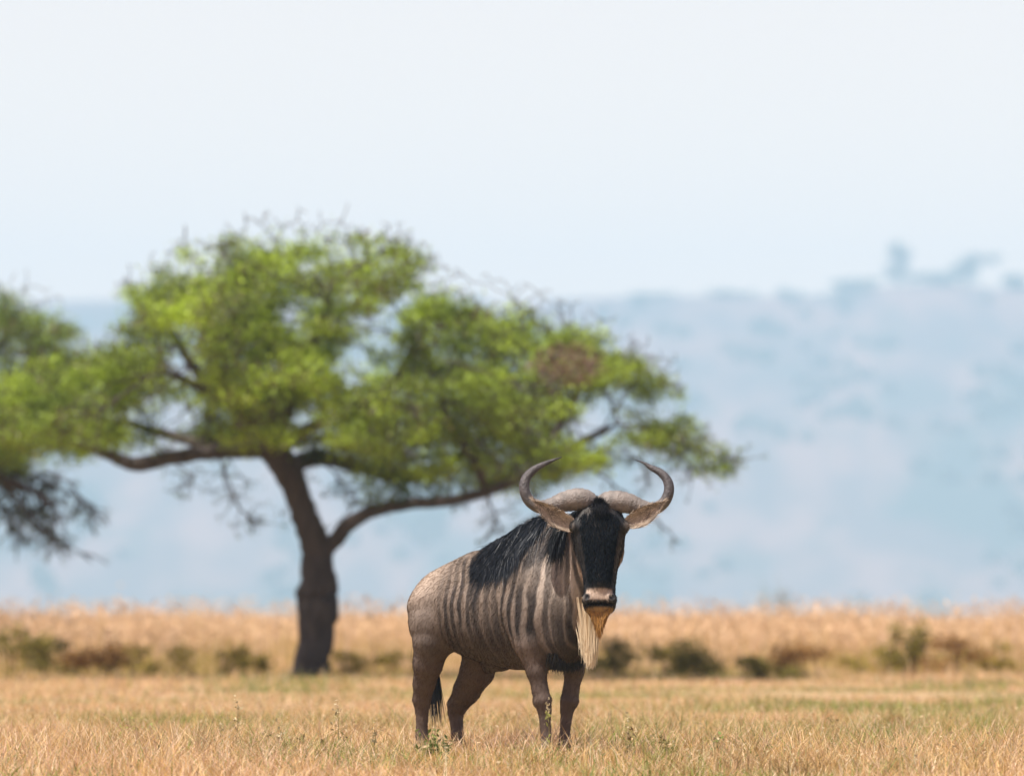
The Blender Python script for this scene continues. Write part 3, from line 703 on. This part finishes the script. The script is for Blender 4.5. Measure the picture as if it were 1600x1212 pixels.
# head: black face, tan cheek behind, pale band over the lips
blk = np.array([[.006,.007,.009]])*(.6+1.0*n2)[:,None] + np.array([[.02,.012,.006]])*(ss(n1,.5,.75))[:,None]
side = ss(-(hv-.0), -.01,.035)         # behind the cheek line is tan
hc = lerp(blk, np.array([[.30,.20,.135]]), side*ss(ht,.04,.10)*(1-ss(ht,.44,.50)))
band = ss(ht,.475,.49)*(1-ss(ht,.535,.55)); hc = lerp(hc, np.array([[.42,.31,.235]]), band*ss(hv,.0,.04)*(1-ss(np.abs(hu),.066,.078)))
hc = lerp(hc, np.array([[.02,.017,.018]]), ss(ht,.538,.55)*(1-ss(ht,.572,.578)))
hc = lerp(hc, np.array([[.33,.20,.09]]), ss(ht,.572,.585))
nos = np.minimum(*[np.linalg.norm(V-(HO+HAX*.527+EU*.072*s+HV*.088),axis=1) for s in (-1,1)]); hc = lerp(hc, np.array([[.008,.007,.008]]), 1-ss(nos,.018,.028))
c = lerp(c, hc, ishead)
FM, HM = 62.50, None
root = empty('wildebeest', (-.063, FM, float(ground_z(np.array([-.063]),np.array([FM]))[0])), -(pi/2-(pi/2-ALPHA)))
tag(root, 'brindled wildebeest standing in the grass with its black face turned to the viewer', 'wildebeest')
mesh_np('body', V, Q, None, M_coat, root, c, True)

nf = 60000; tri = V[Q]; ar = np.linalg.norm(np.cross(tri[:,1]-tri[:,0], tri[:,2]-tri[:,0]),axis=1); pk = rng.choice(len(Q), nf, p=ar/ar.sum())
wq = rng.dirichlet([1,1,1,1], nf)[:,:,None]; FR = (V[Q[pk]]*wq).sum(1); FC = (c[Q[pk]]*wq).sum(1); FN = grad(FR)
kp = FR[:,2] > .10; FR, FC, FN = FR[kp], FC[kp], FN[kp]; nf = len(FR)
fd = np.where((((FR-HO)@HAX > -.05)&(((FR-HO)@HV) > -.06))[:,None], HAX[None], np.array([[-.55,0,-.85]])) + rng.normal(0,.22,(nf,3))
fd = nrm(fd - FN*np.sum(fd*FN,1,keepdims=True)); fl_ = rng.uniform(.012,.028,(nf,1,1)); kf = np.linspace(0,1,3)[None,:,None]
FS = FR[:,None] - FN[:,None]*.001 + kf*fl_*fd[:,None] + (kf*(1.1-kf))*fl_*FN[:,None]*.55
# horns, ears, eyes: laid out across the head (u right, w up, v forward), metres
def HP(px, py, v): return HO + EU*((px-936)/286.) + EZ*((791-py)/286.-.0) + EV*v
EARH = []
for side in (0,1):
    pts = [(931,785,.035,.034),(918,781,.050,.056),(902,779,.060,.063),(882,782,.065,.055),(862,788,.072,.042),(843,790,.080,.035),(828,781,.080,.031),(820,764,.075,.029),(822,747,.06,.026),(833,734,.045,.021),(848,725,.03,.015),(864,718,.02,.0085),(878,713,.01,.002)]
    if side: pts = [(2*932-p[0]+(-6 if p[1]<770 else -3)*0, p[1]+ (3 if p[1]>725 else 4), p[2], p[3]) for p in pts]; pts[-1]=(992,717,.01,.002); pts[-2]=(1005,722,.02,.0065)
    A = np.array([np.append(HP(p[0],p[1],p[2]),p[3]) for p in pts]); S = spline(A,60)
    t = np.linspace(0,1,60); rr = S[:,3]*(1+.03*np.sin(t*150)*(t<.4))
    mb = MB(); cc = np.array([.175,.145,.125])[None]*(1-ss(t,.25,.6))[:,None]+np.array([.06,.05,.05])[None]*ss(t,.25,.6)[:,None]
    cc = cc*(1-.55*ss(t,.8,1))[:,None]; cc = np.vstack([np.repeat(cc,14,0), cc[0], cc[-1]])
    tube(mb, S[:,:3], np.maximum(rr,.0015), 14, cc, rough=.02, ell=1.0, seed=side)
    mb.build('horn', M_horn, root)
    # ear: a cupped leaf with thickness
    b, tp = ((900,822),(834,779)) if not side else ((976,816),(1037,781))
    B = HP(b[0],b[1]+2,.105); T_ = HP(tp[0],tp[1],.155); ax = T_-B; up_ = nrm(np.cross(EV,ax)); up_ = up_ if up_[2]>0 else -up_
    ns, nw = 26, 13; s = np.linspace(0,1,ns); wd = .046*np.sin(np.clip(s*.93+.13,0,1)*pi)**.8+.004; w = np.linspace(-1,1,nw)
    grid=[]; cols=[]
    for back in (0,1):
        for i_ in range(ns):
            for j_ in range(nw):
                cup = (1-w[j_]**2)*.026*(1-s[i_]*.5)*np.sin(min(1,s[i_]*1.6+.2)*pi/2)
                p = B+ax*s[i_]+up_*(w[j_]*wd[i_]-.012*np.sin(s[i_]*pi))-EV*(cup+back*.007*(1-w[j_]**2*.8))
                grid.append(p)
                q = vnoise(np.array([[s[i_]*5+side*9, w[j_]*2.2]]),1.4,51)[0]
                if back: cols.append((.22,.15,.11))
                else:
                    base = np.array([.44,.34,.25])*(1-.3*s[i_]); dk = np.array([.05,.035,.03])
                    k = np.clip((q-.38)*3.5,0,1)*np.clip(s[i_]*2.2-.3,0,1)*.8; k = max(k, np.clip((abs(w[j_])-.72)*3.5,0,1)*.55*(s[i_]>.2)); cols.append(base*(1-k)+dk*k)
    grid=np.array(grid); qs=[]
    for i_ in range(ns-1):
        for j_ in range(nw-1):
            a=i_*nw+j_; qs.append((a,a+1,a+nw+1,a+nw)); a+=ns*nw; qs.append((a,a+nw,a+nw+1,a+1))
        for j_ in (0,nw-1): a=i_*nw+j_; qs.append((a,a+nw,a+nw+ns*nw,a+ns*nw))
    for j_ in range(nw-1): a=(ns-1)*nw+j_; qs.append((a,a+1,a+1+ns*nw,a+ns*nw))
    mesh_np('ear', grid, np.array(qs), None, M_coat, root, np.array(cols), True)
    er = grid[rng.integers(0,ns*nw,520)]; q_ = rng.uniform(0,1,(520,1)); ed = nrm(ax[None]+rng.normal(0,.05,(520,3))+np.cross(ax,EV)[None]*rng.normal(0,.4,(520,1)))
    EARH.append(er[:,None]+EV*.002+np.linspace(0,1,3)[None,:,None]*ed[:,None]*rng.uniform(.012,.035,(520,1,1)))
    # eye
    s_ = -1 if side==0 else 1
    e = HO+HAX*.135+EU*.135*s_+HV*.075; gN = grad(e[None])[0]; d_ = sdf(e[None])[0]; e = e-gN*(d_+.008)
    th,phi = np.meshgrid(np.linspace(0,2*pi,16,endpoint=False), np.linspace(0,pi,10)); 
    SV = e+.019*np.stack([np.sin(phi)*np.cos(th),np.sin(phi)*np.sin(th),np.cos(phi)],-1).reshape(-1,3)
    qq=[(i_*16+j_, (i_+1)*16+j_, (i_+1)*16+(j_+1)%16, i_*16+(j_+1)%16) for i_ in range(9) for j_ in range(16)]
    mesh_np('eye', SV, np.array(qq), None, M_eye, root, None, True)
# hooves
for k,lg in LEGS.items():
    a = np.array(lg[-1][:3]); mb = MB()
    for s_ in (-1,1):
        c0 = a+[0,.017*s_,.035]; c1 = a+[.035,.020*s_,-.012]
        tube(mb, spline([c0, (c0+c1)/2+[0,0,-.004], c1],8), np.linspace(.026,.034,8), 10, (.03,.025,.022))
    mb.build('hoof', M_hoof, root)

# hair strands as thin tapering blades
def strands(mb, PTS, width, col, jit=.25, rg=rng):
    """PTS: n x k x 3"""
    n,k,_ = PTS.shape; T = np.gradient(PTS,axis=1); S = nrm(np.cross(T, np.broadcast_to(EV,T.shape)+rg.normal(0,.35,(n,1,3))))
    w = width*np.linspace(1,.12,k)[None,:,None]*rg.uniform(.6,1.3,(n,1,1))
    V = np.stack([PTS-S*w, PTS+S*w],2).reshape(-1,3); a = (np.arange(n)[:,None]*k+np.arange(k-1)[None])*2
    Q = np.stack([a,a+1,a+3,a+2],-1).reshape(-1,4)
    cc = np.repeat(np.asarray(col)*np.clip(1+rg.normal(0,jit,(n,1)),.3,2)*np.ones((n,3)), k*2, 0)
    mb.add(V,Q,None,cc)
def comb(roots, length, k, direc, lift=.006, wild=.3, rg=rng):
    P = roots.copy(); out=[P.copy()]; n=len(P); st=(length/(k-1)).reshape(-1,1)
    own = nrm(np.broadcast_to(direc,(n,3))+rg.normal(0,wild,(n,3)))
    for i_ in range(k-1):
        g_ = grad(P); own2 = nrm(own + rg.normal(0,wild*.25,(n,3))); t = nrm(own2-g_*np.sum(own2*g_,1,keepdims=True)); P = P+t*st
        d_ = sdf(P); g_=grad(P); tgt = lift*rg.uniform(.3,1.6,n); P = P-g_*np.minimum(d_-tgt,0)[:,None]*1.0 - g_*(np.maximum(d_-tgt,0)*.75)[:,None]
        out.append(P.copy())
    return np.stack(out,1)
def toproots(n, f0, f1, spread, rg=rng):
    ff = rg.uniform(f0,f1,n); ll = rg.normal(0,spread,n); zt = np.full(n,1.62); P = np.stack([ff,ll,zt],-1)
    for _ in range(40):                       # drop onto the skin
        P[:,2] -= np.clip(sdf(P),-.05,.05)*.9
    return P
mb = MB(); strands(mb, FS, .0010, FC, jit=.14); strands(mb, np.concatenate(EARH), .0011, (.44,.35,.27), jit=.45); mb.build('fur', M_fur, root, False)
mb = MB()
r0 = toproots(6500, .08, .52, .022); ln = .14+.28*ss(r0[:,0],.08,.24)*rng.uniform(.35,1.08,len(r0))
S = comb(r0, ln, 9, np.array([-.35,-.75,-.75]), .012, .30); strands(mb, S, .0030, (.006,.009,.015))
r1 = toproots(1600, .05, .66, .02); S = comb(r1, .14*rng.uniform(.5,1,len(r1)), 8, np.array([-.3,.8,-.7]), .010, .25); strands(mb, S, .003, (.006,.008,.011))
r2 = toproots(1300, .03, .58, .012); kk = np.linspace(0,1,6)[None,:,None]          # short upright crest
h_ = (.045*rng.uniform(.5,1,(len(r2),1,1)))*ss(r2[:,0],.0,.25)[:,None,None]
S = r2[:,None]+kk*h_*1.3*np.array([-.5,0,1.]) + kk**2*h_*np.array([0,-.5,-.3]) + rng.normal(0,.004,(len(r2),6,3))*kk
strands(mb, S, .003, (.006,.008,.011))
r3 = toproots(2200, .70, .80, .03); S = comb(r3, .27*rng.uniform(.45,1,len(r3)), 9, np.array([.05,-.75,-1.0]), .010, .16); strands(mb, S, .003, (.006,.008,.011))
mb.build('mane', M_hair, root, False)
# forelock and shaggy nose hair
mb = MB()
n = 500; r = HO+HAX*rng.uniform(-.02,.05,(n,1))+EU*rng.normal(0,.016,(n,1))+HV*.13; 
for _ in range(12): r = r-grad(r)*sdf(r)[:,None]
S = comb(r, .085*rng.uniform(.5,1,n), 6, HAX*1.0+HV*.6, .02, .2); strands(mb, S, .0025, (.012,.012,.014))
tip = r[:,None]+kk*(EZ*.045+EV*.02)*rng.uniform(.4,1,(n,1,1))+rng.normal(0,.006,(n,6,3))*kk; strands(mb, tip, .0025, (.012,.012,.014))
n = 2600; r = HO+HAX*rng.uniform(.06,.44,(n,1))+EU*rng.uniform(-.11,.11,(n,1))+HV*.14
for _ in range(12): r = r-grad(r)*sdf(r)[:,None]
S = comb(r, .04*rng.uniform(.5,1,n), 5, HAX, .006, .3); strands(mb, S, .0018, (.007,.009,.012), jit=.4)
mb.build('forelock', M_face, root, False)
# beard: pale hair from the throat, darker rusty tuft below the chin
mb = MB(); n = 5200; kk9 = np.linspace(0,1,9)[None,:,None]
r = np.stack([rng.uniform(.78,.97,n), rng.normal(.0,.022,n), np.zeros(n)],-1); r[:,2] = .93+(r[:,0]-.78)*.1
r = r + EV*.0
ln = (.375-.7*np.abs(r[:,0]-.89))*rng.uniform(.7,1.05,n); ln = ln.reshape(-1,1,1)
cen = np.array([.90,.0,0]); pull = (cen-r)*[1,1,0]
S = r[:,None]+kk9*ln*np.array([0,0,-1.])+kk9*pull[:,None]*.6+kk9**2*rng.normal(0,.009,(n,1,3))
strands(mb, S, .0042, (.82,.67,.47), jit=.13)
mb.build('beard', M_beard, root, False)
mb = MB(); n = 2600
r = HO+HAX*.565+EU*rng.uniform(-.075,.075,(n,1))+HV*rng.uniform(-.05,.035,(n,1)); 
ln = (.17-1.7*np.abs((r-HO)@EU))*rng.uniform(.6,1.0,n); ln=ln.reshape(-1,1,1); pull = -((r-HO)@EU)[:,None]*EU
S = r[:,None]+kk9*ln*np.array([0,0,-1.])+kk9*pull[:,None]*.5+kk9*EV*.02+kk9**2*rng.normal(0,.006,(n,1,3))
strands(mb, S, .003, (.40,.20,.05), jit=.25)
o = mb.build('chin_tuft', M_beard, root, False); o['label'] = 'rusty brown tuft of hair under the chin'
# tail
mb = MB(); tp = spline([(-.71,0,1.02),(-.765,-.01,.98),(-.79,0,.88),(-.79,.03,.74),(-.775,.06,.6)],24)
tube(mb, tp, np.linspace(.028,.014,24), 8, (.05,.04,.037)); n=1500; i_=rng.integers(4,24,n); r = tp[i_]+rng.normal(0,.01,(n,3))
ln = rng.uniform(.14,.40,(n,1,1)); S = r[:,None]+kk9*ln*np.array([0.02,.04,-1.])+kk9*rng.normal(0,.022,(n,1,3)); S[...,2]=np.maximum(S[...,2],.16)
strands(mb, S, .0035, (.012,.012,.014)); mb.build('tail', M_hair, root, False)
# brisket hair
mb = MB(); n=2600; r=np.stack([rng.uniform(.55,.72,n),rng.normal(.0,.045,n),np.full(n,.635)],-1); kk6=np.linspace(0,1,6)[None,:,None]
S = r[:,None]+kk6*(.10*rng.uniform(.4,1,(n,1,1)))*np.array([-.2,0,-1.])+kk6*rng.normal(0,.01,(n,1,3)); strands(mb,S,.004,(.012,.012,.013)); mb.build('brisket_hair', M_hair, root, False)

# ------------------------------------------------------------------ haze: one closed box round everything
bx=[(x_,y_,z_) for z_ in (-190,300) for x_,y_ in ((-1200,-60),(1200,-60),(1200,10100),(-1200,10100))]
me = bpy.data.meshes.new('haze'); me.from_pydata(bx, [], [(0,3,2,1),(4,5,6,7),(0,1,5,4),(1,2,6,5),(2,3,7,6),(3,0,4,7)])
hz = bpy.data.objects.new('haze', me); COL.objects.link(hz)
m, nt, N, L = mat('haze_air'); ou = N.new('ShaderNodeOutputMaterial'); pv = N.new('ShaderNodeVolumePrincipled')
pv.inputs['Color'].default_value = (.50,.76,1.0,1); pv.inputs['Density'].default_value = .000135; pv.inputs['Density Attribute'].default_value = ''
pv.inputs['Anisotropy'].default_value = 0.0
L.new(pv.outputs['Volume'], ou.inputs['Volume']); me.materials.append(m)
tag(hz, 'pale blue heat haze filling the air over the plain', 'haze', kind='stuff')
